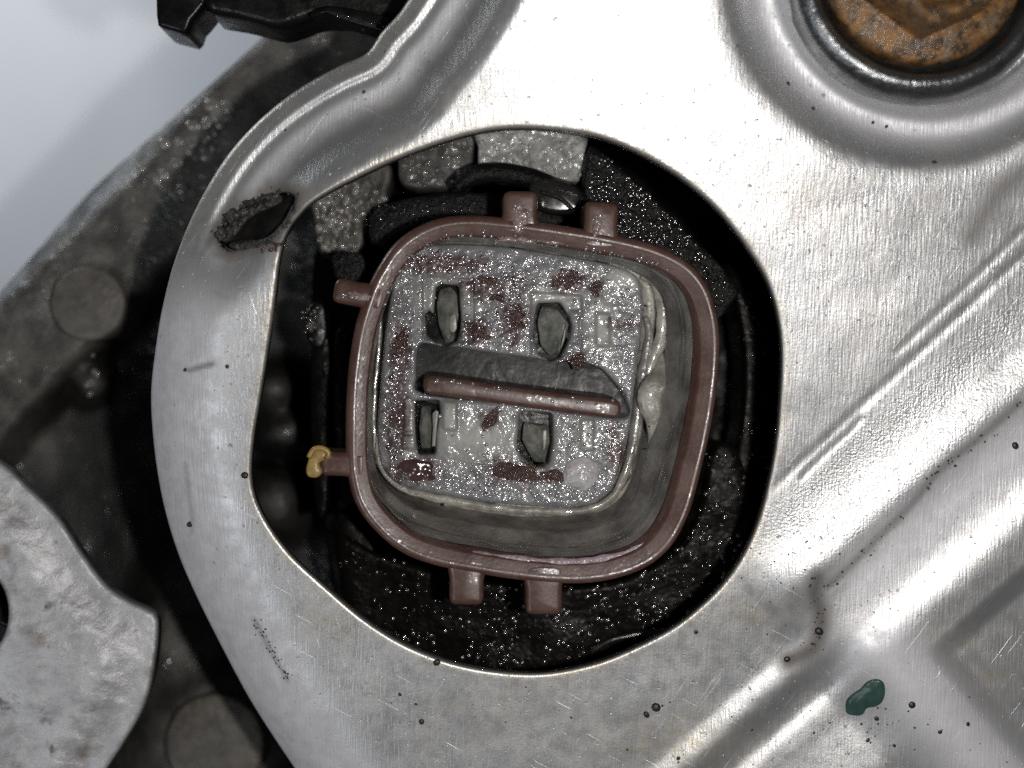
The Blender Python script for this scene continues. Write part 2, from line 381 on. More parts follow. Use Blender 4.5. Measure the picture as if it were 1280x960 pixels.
M = dict(alu=m_alu(), brown=m_brown(), face=m_face(), casting=m_casting(), lug=m_lug(), rust=m_rust(), floor=m_floor(),
    black=m_plastic('black_plastic', (0.004, 0.004, 0.004), (0.009, 0.0085, 0.008), (0.22, 0.36), 0.02, 1.0, 0.10, 0.0, 0.3),
    blackrough=m_plastic('grained_black_plastic', (0.004, 0.004, 0.004), (0.011, 0.011, 0.011), (0.28, 0.42), 0.03, 4.0, 0.14, 0.0, 0.12),
    sludge=m_plastic('oily_sludge', (0.003, 0.0027, 0.0025), (0.007, 0.0055, 0.0045), (0.22, 0.4), 0.03, 3.0, 0.045, 0.0, 0.05),
    oil=m_plastic('oil_film', (0.012, 0.011, 0.010), (0.02, 0.018, 0.016), (0.12, 0.2), 0.05, 0.0, 0.2, 1.0, 1.0),
    oilgrey=m_plastic('clear_oil_drop', (0.07, 0.068, 0.06), (0.12, 0.115, 0.10), (0.14, 0.2), 0.05, 0.0, 0.2, 1.0, 1.0),
    oilbright=m_plastic('clear_oil_bead', (0.16, 0.155, 0.14), (0.28, 0.27, 0.25), (0.2, 0.28), 0.05, 0.6, 0.1, 1.0, 1.0),
    greasegrey=m_plastic('grey_grease', (0.13, 0.127, 0.14), (0.20, 0.196, 0.21), (0.14, 0.22), 0.05, 0.0, 0.2, 1.0, 1.0),
    greasered=m_plastic('red_brown_grease', (0.05, 0.025, 0.025), (0.08, 0.042, 0.04), (0.14, 0.22), 0.05, 0.0, 0.2, 1.0, 1.0),
    seal=m_plastic('grey_sealant', (0.075, 0.069, 0.062), (0.20, 0.19, 0.174), (0.2, 0.34), 0.022, 2.4, 0.06, 1.0),
    cream=m_plastic('cream_sealant', (0.15, 0.14, 0.118), (0.38, 0.365, 0.315), (0.25, 0.42), 0.035, 2.5, 0.09, 0.6),
    flake=m_grime('red_brown_grime', (0.045, 0.022, 0.020), (0.085, 0.045, 0.038)),
    blobm=m_grime('pale_solder', (0.36, 0.34, 0.345), (0.55, 0.53, 0.53), 0.10, 4.0, 0.3, 0.6),
    smear=m_grime('pale_grease', (0.16, 0.105, 0.09), (0.30, 0.24, 0.22), 0.14, 3.0, 0.3, 0.7),
    pink=m_grime('pink_deposit', (0.22, 0.16, 0.17), (0.40, 0.32, 0.36), 0.1, 3.0, 0.5, 0.2),
    pin=m_plastic('tarnished_terminal', (0.11, 0.112, 0.098), (0.30, 0.30, 0.27), (0.26, 0.38), 0.05, 1.0, 0.08, 0.3),
    slotm=m_plastic('oily_grey_plastic', (0.010, 0.0105, 0.0095), (0.045, 0.046, 0.042), (0.3, 0.45), 0.03, 1.6, 0.05, 0.0, 0.22),
    padm=m_plastic('pale_glint', (0.17, 0.17, 0.15), (0.25, 0.25, 0.22), (0.3, 0.45), 0.03, 1.0, 0.1),
    yellow=m_plastic('yellow_plastic', (0.20, 0.12, 0.035), (0.36, 0.25, 0.08), (0.25, 0.4), 0.04, 1.0, 0.1),
    steel=m_plastic('dark_steel', (0.13, 0.135, 0.14), (0.22, 0.225, 0.23), (0.26, 0.36), 0.03, 1.2, 0.2, 0.2),
    soot=m_plastic('soot', (0.004, 0.004, 0.004), (0.012, 0.011, 0.010), (0.8, 0.95), 0.06, 2.0, 0.12, 0.0, 0.2),
    boss=m_plastic('worn_casting', (0.075, 0.070, 0.062), (0.15, 0.135, 0.115), (0.4, 0.55), 0.04, 2.5, 0.12),
    green=m_plastic('dark_green_paint', (0.030, 0.065, 0.058), (0.05, 0.10, 0.088), (0.22, 0.35), 0.05, 1.0, 0.1),
    crust=m_grime('burnt_crust', (0.012, 0.012, 0.011), (0.055, 0.052, 0.046), 0.16, 4.0, 0.55, 0.12),
    grit=m_plastic('black_grit', (0.012, 0.011, 0.010), (0.03, 0.027, 0.024), (0.3, 0.5), 0.1, 1.0, 0.3),
    roughcast=m_grime('rough_grey_casting', (0.20, 0.20, 0.19), (0.46, 0.455, 0.43), 0.12, 2.2, 0.35, 0.7))
for k_, met_ in (('steel', 0.9), ('pin', 0.2)):
    M[k_].node_tree.nodes['Principled BSDF'].inputs['Metallic'].default_value = met_

# ------------------------------------------------------------------ background floor
Zf = -1600
Lf = np.array([(-2600, -2200), (3800, -2200), (3800, 3200), (-2600, 3200)], float)
fv = np.column_stack([Lf[:, 0]-640, 480-Lf[:, 1], np.full(4, Zf)])
tag(mk('floor', np.concatenate([fv, fv-np.array([0, 0, 30])]), [(3, 2, 1, 0), (4, 5, 6, 7), (0, 1, 5, 4), (1, 2, 6, 5), (2, 3, 7, 6), (3, 0, 4, 7)], M['floor'], smooth=False), kind='structure')

# ------------------------------------------------------------------ engine casing (dark casting beneath)
casing = thing('engine_casing', U(110, 380, -420), 'dark grey oil-wet engine casting with round bosses, beneath the aluminium sheet', 'engine casing')
edge = catmull([(-260, 660), (-120, 500), (0, 366), (60, 298), (112, 240), (165, 192), (215, 148), (275, 95), (335, 40), (380, -10), (440, -70), (520, -150)], False, 12)
out = np.concatenate([edge, np.array([(900, -150), (1450, -150), (1450, 1150), (700, 1150), (200, 1150), (-260, 1150), (-260, 900)], float)])
barc = np.array([(-220, 720), (-60, 545), (40, 425), (95, 365), (150, 312), (215, 245), (275, 180), (340, 120), (400, 60), (470, -10), (560, -100)], float)
def zcas(x, y):
    P = np.column_stack([np.ravel(x), np.ravel(y)])
    d, t = pdist(P, barc)
    w = np.interp(P[:, 1], [0, 200, 420, 600], [95, 62, 66, 60])
    h = -490 + 150*(1-sstep(w-14, w+26, d))
    b2 = np.hypot(P[:, 0]-267, P[:, 1]-930); h = np.maximum(h, -490+95*(1-sstep(64, 150, b2)))
    web, _ = pdist(P, np.array([(205, 1000), (235, 780), (262, 700)], float)); h = np.maximum(h, -490+70*(1-sstep(30, 90, web)))
    b3 = np.hypot(P[:, 0]-112, P[:, 1]-478); h = np.maximum(h, -490+130*(1-sstep(10, 34, b3)))
    for q in ((345, 488, 20), (358, 540, 24), (345, 628, 32), (470, 250, 40)):
        b = np.hypot(P[:, 0]-q[0], P[:, 1]-q[1]); h = np.maximum(h, -490+150*(1-sstep(q[2]*0.3, q[2]*2.0, b+9*fbm(P[:, 0], P[:, 1], 22, 2, 44))))
    return (h+7*fbm(P[:, 0], P[:, 1], 40, 4, 3)).reshape(np.shape(x))
def a_recess_shade(x, y, e):  # mask of painted shade, covering the recess away from the bar
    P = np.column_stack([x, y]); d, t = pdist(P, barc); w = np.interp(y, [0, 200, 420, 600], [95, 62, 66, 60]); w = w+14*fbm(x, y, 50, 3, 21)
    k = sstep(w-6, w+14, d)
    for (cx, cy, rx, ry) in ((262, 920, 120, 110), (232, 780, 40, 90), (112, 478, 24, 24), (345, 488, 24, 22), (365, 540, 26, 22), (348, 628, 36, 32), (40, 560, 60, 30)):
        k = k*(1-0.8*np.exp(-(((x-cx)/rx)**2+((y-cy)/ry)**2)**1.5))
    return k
slab('casting_body', out, [], 11, zcas, 160, M['casting'], casing, rr=14, rim=(4, 10), attrs={'recess_shade': a_recess_shade})
for (x, y, r, z) in ((109, 379, 47, -318), (268, 930, 62, -372)):
    a = np.arange(48)/48*2*math.pi
    solid('round_boss', np.column_stack([x+r*np.cos(a), y+r*np.sin(a)]), z, z-120, 6, M['boss'], casing)
# rough cast pads visible at the top of the opening
def rough(z, amp, s, seed): return lambda x, y: z+amp*fbm(x, y, s, 3, seed)
pads = [([(600, 140), (598, 185), (600, 215), (618, 221), (680, 226), (728, 224), (733, 185), (728, 140)], -150),
        ([(500, 150), (498, 200), (506, 232), (560, 236), (585, 230), (592, 190), (590, 150)], -190),
        ([(385, 225), (392, 270), (402, 318), (440, 322), (462, 290), (480, 255), (486, 205), (430, 205)], -235)]
for L, z in pads:
    slab('cast_pad', catmull(L, True, 6), [], 4, rough(z, 7, 14, 4), 280, M['roughcast'] if z == -150 else M['casting'], casing, rr=6)
pp = []; rr_ = []
for (cx, cy, sx, sy, n, r0, r1) in ((275, 135, 18, 14, 7, 8, 13), (245, 170, 26, 22, 15, 7, 14), (210, 205, 26, 20, 10, 6, 11), (15, 455, 16, 10, 6, 3, 6), (112, 478, 10, 16, 7, 3, 6), (195, 225, 60, 40, 14, 2, 4)):
    for k in range(n):
        x, y = cx+rng.normal()*sx, cy+rng.normal()*sy
        pp.append((x, y)); rr_.append(rng.uniform(r0, r1))
kp = inside(np.array(pp), inset(ccw(out), 8)); pp = [p for p, k in zip(pp, kp) if k]; rr_ = [p for p, k in zip(rr_, kp) if k]
droplets('oil_drops', pp, rr_, zcas, M['oilbright'], casing, 0.30, 12)
pp = []; rr_ = []
for k in range(230):
    x = rng.uniform(396, 482); y = rng.uniform(228, 318)
    if x > 440 and y > 300-(x-440): continue
    pp.append((x, y)); rr_.append(2.2+5*rng.random()**1.6)
droplets('oil_drops', pp, rr_, lambda x, y: -231+0*x, M['oilbright'], casing, 0.75, 10)
pp = [(rng.uniform(505, 585), rng.uniform(170, 232)) for k in range(70)]
droplets('oil_drops', pp, rng.uniform(1.5, 4.0, 70), lambda x, y: -188+0*x, M['oilgrey'], casing, 0.55, 8)
pp = [(rng.uniform(602, 728), rng.uniform(160, 222)) for k in range(150)]
droplets('oil_drops', pp, rng.uniform(1.5, 4.0, 150), lambda x, y: -149+0*x, M['roughcast'], casing, 0.6, 8)

# ------------------------------------------------------------------ black housing under the opening
hous = thing('sensor_housing', U(680, 520, -420), 'black oil-soaked plastic housing under the opening, around the brown connector', 'housing')
hl = catmull([(392, 330), (420, 250), (500, 205), (600, 190), (740, 175), (860, 200), (960, 300), (1000, 430), (1000, 560), (960, 700), (880, 800), (760, 860), (620, 866), (500, 838), (430, 780), (408, 680), (396, 560), (390, 440)], True, 8)
slab('housing_base', hl, [], 7, lambda x, y: -400+7*fbm(x, y, 60, 4, 9), 60, M['sludge'], hous, rr=8)
# grained wedge panel, upper right
wl = np.array([(736, 186), (752, 190), (800, 232), (850, 280), (918, 352), (915, 380), (880, 400), (800, 320), (734, 300), (728, 240)], float)
slab('wedge_panel', catmull(wl, True, 5), [], 4.5, lambda x, y: -120+2.5*fbm(x, y, 8, 3, 2), 200, M['blackrough'], hous, rr=5)
pp = []; rr_ = []
while len(pp) < 520:
    x = rng.uniform(736, 915); y = rng.uniform(192, 385)
    if inside(np.array([(x, y)]), wl)[0] and rng.random() < 1.1-abs(x-800)/160: pp.append((x, y)); rr_.append(1.2+3.2*rng.random()**1.6)
droplets('oil_drops', pp, rr_, lambda x, y: -119+0*x, M['oil'], hous, 0.40, 8)
# lower sludge-covered shelf
sl = catmull([(424, 668), (470, 690), (540, 712), (640, 730), (760, 728), (840, 690), (872, 640), (890, 560), (920, 560), (936, 620), (930, 680), (905, 740), (860, 800), (780, 850), (680, 868), (600, 866), (510, 830), (440, 780), (428, 720)], True, 6)
slab('sludge_shelf', sl, [], 4, lambda x, y: -190+4*fbm(x, y, 70, 2, 12), 190, M['sludge'], hous, rr=8)
pp = []; rr_ = []
while len(pp) < 760:
    x = rng.uniform(424, 940); y = rng.uniform(560, 850)
    if inside(np.array([(x, y)]), sl)[0] and rng.random() < (0.35+0.65*float(sstep(470, 600, np.array(x))))*float(vnoise(np.array(x/30), np.array(y/30), 8))**1.3: pp.append((x, y)); rr_.append(1.0+4.4*rng.random()**2.6)
droplets('oil_drops', pp, rr_, lambda x, y: -189.5+4*fbm(x, y, 70, 2, 12), M['oil'], hous, 0.40, 8)
tube('moulded_ridge', U(*catmull([(738, 815), (762, 801), (790, 794), (812, 790), (838, 786)], False, 4).T, -180), 4.5, M['oil'], hous)
tube('moulded_ridge', U(*catmull([(745, 828), (780, 816), (820, 806)], False, 4).T, -180), 3.5, M['sludge'], hous)
# right hand wall deep in shadow with a few wet spots, left frame uprights
solid('side_wall', catmull([(905, 330), (930, 345), (948, 400), (956, 470), (950, 560), (938, 610), (918, 600), (928, 520), (930, 440), (918, 370)], True, 6), -215, -330, 5, M['sludge'], hous)
pp = [(rng.normal(938, 9), rng.choice([395, 420, 540, 560])+rng.normal()*18) for k in range(36)]
droplets('oil_drops', pp, rng.uniform(1, 3, 36), lambda x, y: -215+0*x, M['oil'], hous, 0.45, 8)
pp = [(rng.normal(900, 8), rng.choice([575, 600, 640])+rng.normal()*10) for k in range(24)]
droplets('oil_drops', pp, rng.uniform(1.2, 3.4, 24), lambda x, y: -192+0*x, M['oil'], hous, 0.45, 8)
for (L, z) in (([(392, 420), (410, 418), (414, 480), (412, 560), (408, 640), (396, 640), (390, 560), (388, 480)], -200), ([(420, 415), (438, 415), (436, 470), (434, 560), (420, 560), (417, 480)], -150), ([(422, 640), (440, 650), (470, 690), (450, 700), (428, 690)], -200)):
    solid('frame_upright', catmull(L, True, 6), z, -340, 4, M['sludge'], hous)
solid('side_clip', catmull([(418, 318), (450, 316), (458, 338), (452, 352), (424, 352), (416, 336)], True, 4), -130, -300, 4, M['blackrough'], hous)
pp = [(rng.uniform(470, 600), rng.uniform(252, 290)) for k in range(60)]
droplets('oil_drops', pp, 0.9+1.8*rng.random(60)**2, lambda x, y: -164.5+0*x, M['oil'], hous, 0.45, 8)
pp = [(rng.normal(388, 7), rng.normal(405, 9)) for k in range(34)]
droplets('oil_drops', pp, rng.uniform(1.5, 3.2, 34), lambda x, y: -190+0*x, M['oilgrey'], hous, 0.8, 8)
solid('wire_clip', catmull([(384, 385), (404, 380), (408, 420), (398, 436), (384, 425)], True, 5), -192, -330, 4, M['black'], hous)
# bent latch arm behind the connector's top edge
la = catmull([(570, 236), (592, 220), (625, 216), (660, 222), (690, 232), (716, 240), (728, 252)], False, 4)
tube('latch_arm', U(la[:, 0], la[:, 1], -125), np.interp(np.arange(len(la))/len(la), [0, .2, .6, 1], [9, 14, 14, 9]), M['blackrough'], hous, 12)
solid('latch_block', catmull([(664, 226), (690, 222), (716, 230), (728, 244), (724, 262), (700, 268), (674, 262), (664, 246)], True, 4), -112, -200, 7, M['oil'], hous)
tube('latch_arm', U(*catmull([(676, 240), (700, 248), (716, 262)], False, 4).T, -108), 3, M['oil'], hous, 10)
solid('latch_wall', catmull([(470, 262), (520, 246), (570, 240), (640, 244), (700, 262), (690, 285), (600, 275), (540, 276), (500, 292), (478, 310), (462, 300)], True, 6), -165, -300, 5, M['blackrough'], hous)

# ------------------------------------------------------------------ brown connector
conn = thing('electrical_connector', U(655, 490, -260), 'brown plastic electrical connector with greasy terminals, in the opening of the aluminium sheet', 'connector')
ZR = -30
Ol = catmull([(452, 385), (468, 345), (496, 304), (535, 279), (580, 270), (640, 274), (705, 283), (770, 294), (820, 307), (860, 327), (885, 355), (898, 392), (902, 435), (898, 490), (889, 545), (878, 592), (864, 642), (843, 682), (815, 708), (780, 723), (738, 731), (690, 731), (640, 726), (590, 718), (545, 709), (505, 694), (471, 667), (446, 633), (435, 592), (433, 545), (435, 480), (442, 425)], True, 5)
Ou = ccw(U(Ol[:, 0], Ol[:, 1], ZR)[:, :2])
def ring(d, z, sh=True):
    Q = inset(Ou, d); s = max(0, ZR-z)/100 if sh else 0
    return np.column_stack([Q[:, 0]-26*s, Q[:, 1]+25*s, np.full(len(Q), z)])
def rn(R, amp, s, seed):
    R = R.copy(); R[:, 2] += amp*fbm(R[:, 0]+1000, R[:, 1], s, 3, seed); R[:, :2] += (amp*0.5*fbm(R[:, 0]+300, R[:, 1]+99, s, 3, seed+1))[:, None]; return R
loft('shell', [ring(3, -170, False), ring(0, -60, False), ring(0, -38), ring(1.0, -34), ring(3, -31.4), ring(7, -30), ring(11, -30.5), ring(14, -32), ring(24, -32.5), ring(26.5, -34), ring(28, -38), ring(29, -60), ring(30, -96)], M['brown'], conn)
# dusty grey sealing liner in the moat round the terminal block
loft('sealing_liner', [rn(ring(29.2, -50), 2, 30, 1), rn(ring(31.5, -54), 2, 24, 2), rn(ring(33, -72), 2, 26, 3), rn(ring(35, -88), 2, 26, 3), rn(ring(42, -91), 3, 26, 3), rn(ring(44, -104), 3, 26, 4), rn(ring(46, -128), 2, 26, 5), rn(ring(52, -136), 3, 20, 6), rn(ring(64, -140), 4, 20, 7), rn(ring(84, -142), 4, 20, 8)], M['seal'], conn)
dep = catmull([(486, 668), (520, 684), (560, 694), (620, 700), (680, 706), (730, 706), (775, 697), (806, 682)], False, 5)
dv = U(dep[:, 0], dep[:, 1]-3, -37); 
tube('chalky_deposit', dv, 3.2+2.6*fbm(dep[:, 0], dep[:, 1], 26, 3, 3)*1.0+np.interp(dep[:, 0], [486, 560, 620, 760, 806], [-.5, .8, 3.0, 3.0, -1.5]), M['pink'], conn, 10, flat=0.55)
def tabloop(p, q, w, rnd=7):
    """rounded tab from root p to tip q of width w"""
    p = np.array(p, float); q = np.array(q, float); t = (q-p)/np.linalg.norm(q-p); n = np.array([-t[1], t[0]]); h = w/2
    return np.array([p+n*h, p+n*h+(q-p)*0.5, q-t*rnd+n*h, q-t*rnd*.3+n*(h-rnd*.3), q+n*(h-rnd), q-n*(h-rnd), q-t*rnd*.3-n*(h-rnd*.3), q-t*rnd-n*h, p-n*h+(q-p)*0.5, p-n*h])
tabs = [((650, 292), (651, 239), 43), ((750, 310), (753, 252), 42), ((478, 374), (417, 362), 31), ((584, 700), (583, 757), 43), ((680, 708), (680, 769), 46), ((455, 582), (400, 580), 30)]
for p, q, w in tabs:
    solid('locating_tab', catmull(tabloop(p, q, w), True, 3), -31.6, -92, 7, M['brown'], conn, slant=(-0.05, 0.05))
for L_ in (blob(650, 272, 9, 20, 0, .25), blob(746, 284, 6, 17, .25, .25), blob(452, 372, 17, 6, .25, .3), blob(648, 300, 24, 4, .05, .3), blob(690, 303, 16, 3, .1, .3)):
    lump('grease_smear', L_, lambda x, y: -31.5+0*x, 3.0, M['smear'], conn, 2.4, 2.0, 7)
# torn yellow end of the lower left tab
solid('tab_tip', catmull([(385, 575), (388, 565), (400, 561), (411, 564), (412, 572), (404, 576), (398, 580), (402, 590), (396, 597), (385, 596), (382, 588)], True, 3), -22, -70, 4, M['yellow'], conn, label='torn yellow tip of the lower left tab')
tube('tab_fibre', U(*catmull([(386, 572), (392, 562), (402, 560), (411, 566), (408, 574)], False, 3).T, -18), 3.5, M['yellow'], conn)

# terminal block
ZB = -92
Bl = catmull([(521, 312), (545, 306), (590, 306), (640, 310), (700, 319), (760, 330), (788, 340), (799, 352), (804, 378), (801, 420), (795, 470), (789, 520), (781, 565), (772, 598), (757, 620), (732, 632), (695, 634), (640, 631), (590, 625), (540, 616), (503, 607), (482, 590), (473, 562), (473, 520), (478, 460), (484, 400), (492, 355), (503, 326)], True, 4)
cav = [
 [(531, 394), (537, 388), (542, 394), (545, 360), (552, 355), (574, 357), (577, 396), (573, 426), (562, 434), (546, 430), (534, 418)],
 [(672, 379), (700, 378), (712, 397), (716, 408), (710, 428), (702, 447), (690, 453), (674, 444), (667, 424), (668, 398)],
 [(519, 501), (549, 500), (551, 514), (546, 540), (545, 568), (523, 569), (519, 535)],
 [(650, 514), (690, 516), (692, 552), (687, 580), (668, 584), (652, 572), (646, 556)],
 [(524, 433), (545, 431), (620, 442), (700, 452), (745, 458), (768, 478), (780, 498), (776, 522), (640, 505), (530, 492), (521, 470)]]
holes = [poly(c) for c in cav[:4]]+[catmull(cav[4], True, 3)]
def box(x, y, x0, x1, y0, y1, soft=1.3):
    y = y-0.06*(x-640)
    return sstep(x0-soft, x0+soft, x)*(1-sstep(x1-soft, x1+soft, x))*sstep(y0-soft, y0+soft, y)*(1-sstep(y1-soft, y1+soft, y))
boxes = [(528, 592, 352, 432, -5), (664, 727, 364, 452, -3.5), (713, 724, 384, 424, 3.5), (745, 762, 385, 426, 3), (726, 742, 519, 557, 3), (505, 519, 505, 548, 4), (503, 519, 551, 569, 5), (554, 571, 507, 542, 4), (576, 590, 356, 402, 3)]
def zface(x, y):
    z = ZB + 1.5*fbm(x, y, 55, 3, 1) + 1.6*fbm(x, y, 11, 3, 6)*rough_mask(x, y)
    for b in boxes: z = z + b[4]*box(x, y, *b[:4])
    return z
clean_p = [(748, 410, 14, 30), (512, 530, 9, 40), (562, 522, 12, 24), (560, 370, 34, 24), (600, 545, 60, 30), (690, 372, 30, 16), (757, 412, 14, 34), (780, 350, 24, 16), (733, 545, 12, 28), (668, 560, 26, 30)]
grime_p = [(545, 330, 60, 12), (500, 440, 14, 34), (495, 520, 16, 50), (520, 588, 34, 16), (597, 414, 18, 16), (640, 400, 18, 30), (612, 362, 44, 14), (712, 352, 26, 14), (745, 358, 10, 12), (720, 455, 14, 14), (640, 590, 40, 16), (690, 596, 30, 8), (613, 525, 14, 12), (775, 405, 20, 8), (560, 415, 30, 8), (770, 560, 10, 30)]
def patches(x, y, L):
    a = np.zeros(np.shape(x))
    for (cx, cy, rx, ry) in L: a = np.maximum(a, np.exp(-(((x-cx)/rx)**2+((y-cy)/ry)**2)*0.9))
    return a
def rough_mask(x, y): return np.clip(1-0.85*patches(x, y, clean_p), 0.1, 1)
slab('terminal_block', Bl, holes, 2.1, zface, 46, M['face'], conn, rr=5, slant=(-0.2, 0.2), rim=(1.2, 3),
     attrs={'grime': lambda x, y, e: patches(x, y, grime_p), 'clean': lambda x, y, e: patches(x, y, clean_p)})
# dark floor of the cavities
fl = catmull([(515, 345), (600, 338), (720, 352), (790, 420), (782, 540), (700, 588), (560, 580), (500, 560), (498, 480)], True, 8)
solid('cavity_floor', fl, -124, -136, 2, M['black'], conn)
solid('slot_floor', catmull([(518, 428), (560, 424), (700, 444), (760, 450), (790, 500), (782, 530), (640, 512), (524, 498)], True, 6), -116, -123, 1.5, M['slotm'], conn)
# brown key rib rising out of the slot
kb = catmull([(531, 478), (537, 471), (560, 472), (640, 484), (720, 494), (768, 500), (777, 507), (776, 519), (768, 524), (720, 518), (640, 507), (560, 496), (538, 494), (531, 489)], True, 4)
solid('key_rib', kb, -56, -130, 6, M['brown'], conn, slant=(-0.12, 0.12))
# terminals: tarnished blades standing in their slots
def blade(L, A, B, z, zr):
    """a folded contact blade: outline L at height z, ridge A-B at height zr"""
    L = poly(L); n = len(L); ym = (A[1]+B[1])/2
    top = U(L[:, 0], L[:, 1], z); low = top.copy(); low[:, 2] = -132; low[:, :2] = low[:, :2].mean(0)+(low[:, :2]-low[:, :2].mean(0))*0.9+np.array([-4, 4])
    V = np.concatenate([top, low, U(*np.array([A, B]).T, zr)]); F = []
    w = [2*n if p[1] < ym else 2*n+1 for p in L]
    for k in range(n):
        m = (k+1) % n
        F.append((k, m, w[k]) if w[k] == w[m] else (k, m, w[m], w[k]))
        F.append((k, k+n, m+n, m))
    if area2(top[:, :2]) < 0: F = [f[::-1] for f in F]
    return mk('terminal', V, F, M['pin'], conn, smooth=False)
blade([(550, 362), (562, 358), (571, 367), (573, 396), (567, 426), (557, 430), (549, 408), (546, 380)], (557, 366), (560, 424), -108, -94)
blade([(677, 383), (697, 381), (707, 397), (711, 405), (706, 424), (699, 443), (688, 446), (676, 432), (672, 402)], (697, 388), (694, 441), -108, -90)
blade([(527, 508), (538, 507), (540, 535), (538, 560), (527, 560), (524, 535)], (534, 512), (533, 556), -106, -95)
blade([(655, 528), (685, 530), (687, 552), (681, 577), (668, 578), (653, 551)], (674, 533), (675, 572), -106, -91)
def sliver(L, z, mat='padm'): return solid('painted_glint', catmull(L, True, 2.5), z, z-26, 1.2, M[mat], conn)  # pale slivers added as the bright edges and glints of the blades
sliver([(563, 396), (569, 392), (571, 410), (566, 416), (562, 410)], -94)
sliver([(703, 406), (707, 404), (706, 424), (699, 440), (697, 436), (702, 424)], -98)
sliver([(677, 540), (683, 538), (683, 553), (678, 570), (675, 570), (678, 555)], -97)
sliver([(541, 516), (548, 514), (546, 535), (544, 558), (540, 558), (541, 535)], -95)
# grime, grease and the pale solder blob
flakes = [blob(644, 590, 34, 13, 0.15, 0.25), blob(613, 524, 19, 8, -0.8, 0.2), blob(598, 415, 20, 9, 0.5, 0.25), blob(710, 350, 20, 11, -0.15, 0.3), blob(500, 430, 11, 20, 0.25, 0.25), blob(693, 594, 24, 7, 0.0, 0.3), blob(610, 350, 14, 6, 0.2, 0.3), blob(745, 361, 8, 11, 0.1, 0.15), blob(722, 452, 10, 11, 0, 0.2), blob(648, 396, 13, 17, 0.1, 0.2), blob(622, 372, 12, 5, 0.1, 0.3)]
for k, L in enumerate(flakes):
    lump('grime_flake', L, zface, 2.6, M['flake'], conn, 2.0, 2.4, 6, seed=k)
lump('solder_blob', blob(727, 592, 26, 21, -0.3, 0.12), zface, 9, M['blobm'], conn, 2.4, 3, 12)
lump('solder_blob', blob(520, 588, 26, 15, 0.2, 0.2), zface, 5, M['blobm'] if False else M['greasered'], conn, 2.4, 3, 9, label='grease lump at the lower left corner')
pg = []; rg = []; pr = []; rr2 = []
hol = [ccw(h) for h in holes]
Bin = inset(ccw(Bl), 6)
while len(pg) < 1500:
    x = rng.uniform(474, 803); y = rng.uniform(306, 634); q = np.array([(x, y)])
    if not inside(q, Bin)[0] or any(inside(q, h)[0] for h in hol): continue
    dens = 0.30+0.7*float(sstep(400, 330, np.array(y))) + 0.75*float(np.exp(-((x-495)/18)**2)) + 0.6*float(np.exp(-((y-608)/24)**2)) + 0.3*float(np.exp(-((x-735)/18)**2))
    dens *= float(rough_mask(x, y))**1.5*(0.25+1.5*float(vnoise(np.array(x/26), np.array(y/26), 5))**1.5)
    if rng.random() > dens: continue
    g = float(patches(x, y, grime_p)); r = 1.0+2.6*rng.random()**2.2
    if rng.random() < g*0.8: pr.append((x, y)); rr2.append(r)
    pg.append((x, y)); rg.append(r if len(pr) == 0 or pr[-1] != (x, y) else 0.5)
droplets('grease_beads', pg, rg, zface, M['greasegrey'], conn, 0.30, 8)
droplets('grease_beads', pr, rr2, zface, M['greasered'], conn, 0.30, 8)
# small drops on rim, tabs and key rib
pp = []; rr_ = []
for k in range(70):
    t = rng.uniform(0.02, 0.42); i = int(t*len(Ol)*0.75); c = Ol[i]; n = np.array([660, 500])-c; n /= np.linalg.norm(n)
    c = c+n*rng.uniform(20, 27); pp.append(tuple(c)); rr_.append(rng.uniform(1.0, 2.8))
for k in range(26): pp.append((rng.normal(649, 7), rng.uniform(254, 296))); rr_.append(rng.uniform(1, 3))
for k in range(12): pp.append((rng.normal(748, 5), rng.uniform(270, 305))); rr_.append(rng.uniform(1, 2.5))
for k in range(14): pp.append((rng.uniform(428, 472), rng.normal(371, 4))); rr_.append(rng.uniform(1, 2.8))
droplets('water_drops', pp, rr_, lambda x, y: -31+0*x, M['greasegrey'], conn, 0.5, 8)
pp = [(x, 476+(x-545)*0.122+rng.normal()*1.6) for x in rng.uniform(538, 640, 22)]+[(x, 500+(x-720)*0.122+rng.normal()*4) for x in (716, 722, 727, 745, 751, 766, 690, 655, 618)]
droplets('water_drops', pp, rng.uniform(1.2, 2.6, len(pp)), lambda x, y: -56+0*x, M['greasegrey'], conn, 0.5, 8)
Bu = ccw(U(Bl[:, 0]+9, Bl[:, 1]+3, -110)[:, :2])
loft('seal_flange', [np.column_stack([inset(Bu, d)+np.array([-0.2, 0.2])*(-110-z), np.full(len(Bu), z)]) for d, z in ((-9, -146), (-9, -116), (-7.5, -112), (-4, -110), (6, -110), (14, -118))], M['cream'], conn)
# cream sealant squeezed up round the block
def bead(pts, r, z, mat='cream', amp=0.25, seed=1, flat=0.8, name='sealant_bead'):
    c = catmull(pts, False, 4); rad = r if np.isscalar(r) else np.interp(np.arange(len(c))/(len(c)-1), np.arange(len(r))/(len(r)-1), r)
    rad = rad*(1+amp*fbm(c[:, 0], c[:, 1], 18, 3, seed)); c = c+1.2*np.column_stack([fbm(c[:, 0], c[:, 1], 16, 2, seed+3), fbm(c[:, 0], c[:, 1], 16, 2, seed+4)])
    zz = z if np.isscalar(z) else np.interp(np.arange(len(c))/(len(c)-1), np.arange(len(z))/(len(z)-1), z)
    return tube(name, U(c[:, 0], c[:, 1], zz), rad, M[mat], conn, 12, flat=flat)
bead([(474, 545), (475, 575), (486, 597), (510, 613), (545, 622), (590, 630), (640, 637), (695, 640), (735, 637), (762, 624), (779, 598), (788, 565)], 5.5, -104)
bead([(556, 627), (600, 635), (650, 641), (690, 642)], 5, -108, seed=5)
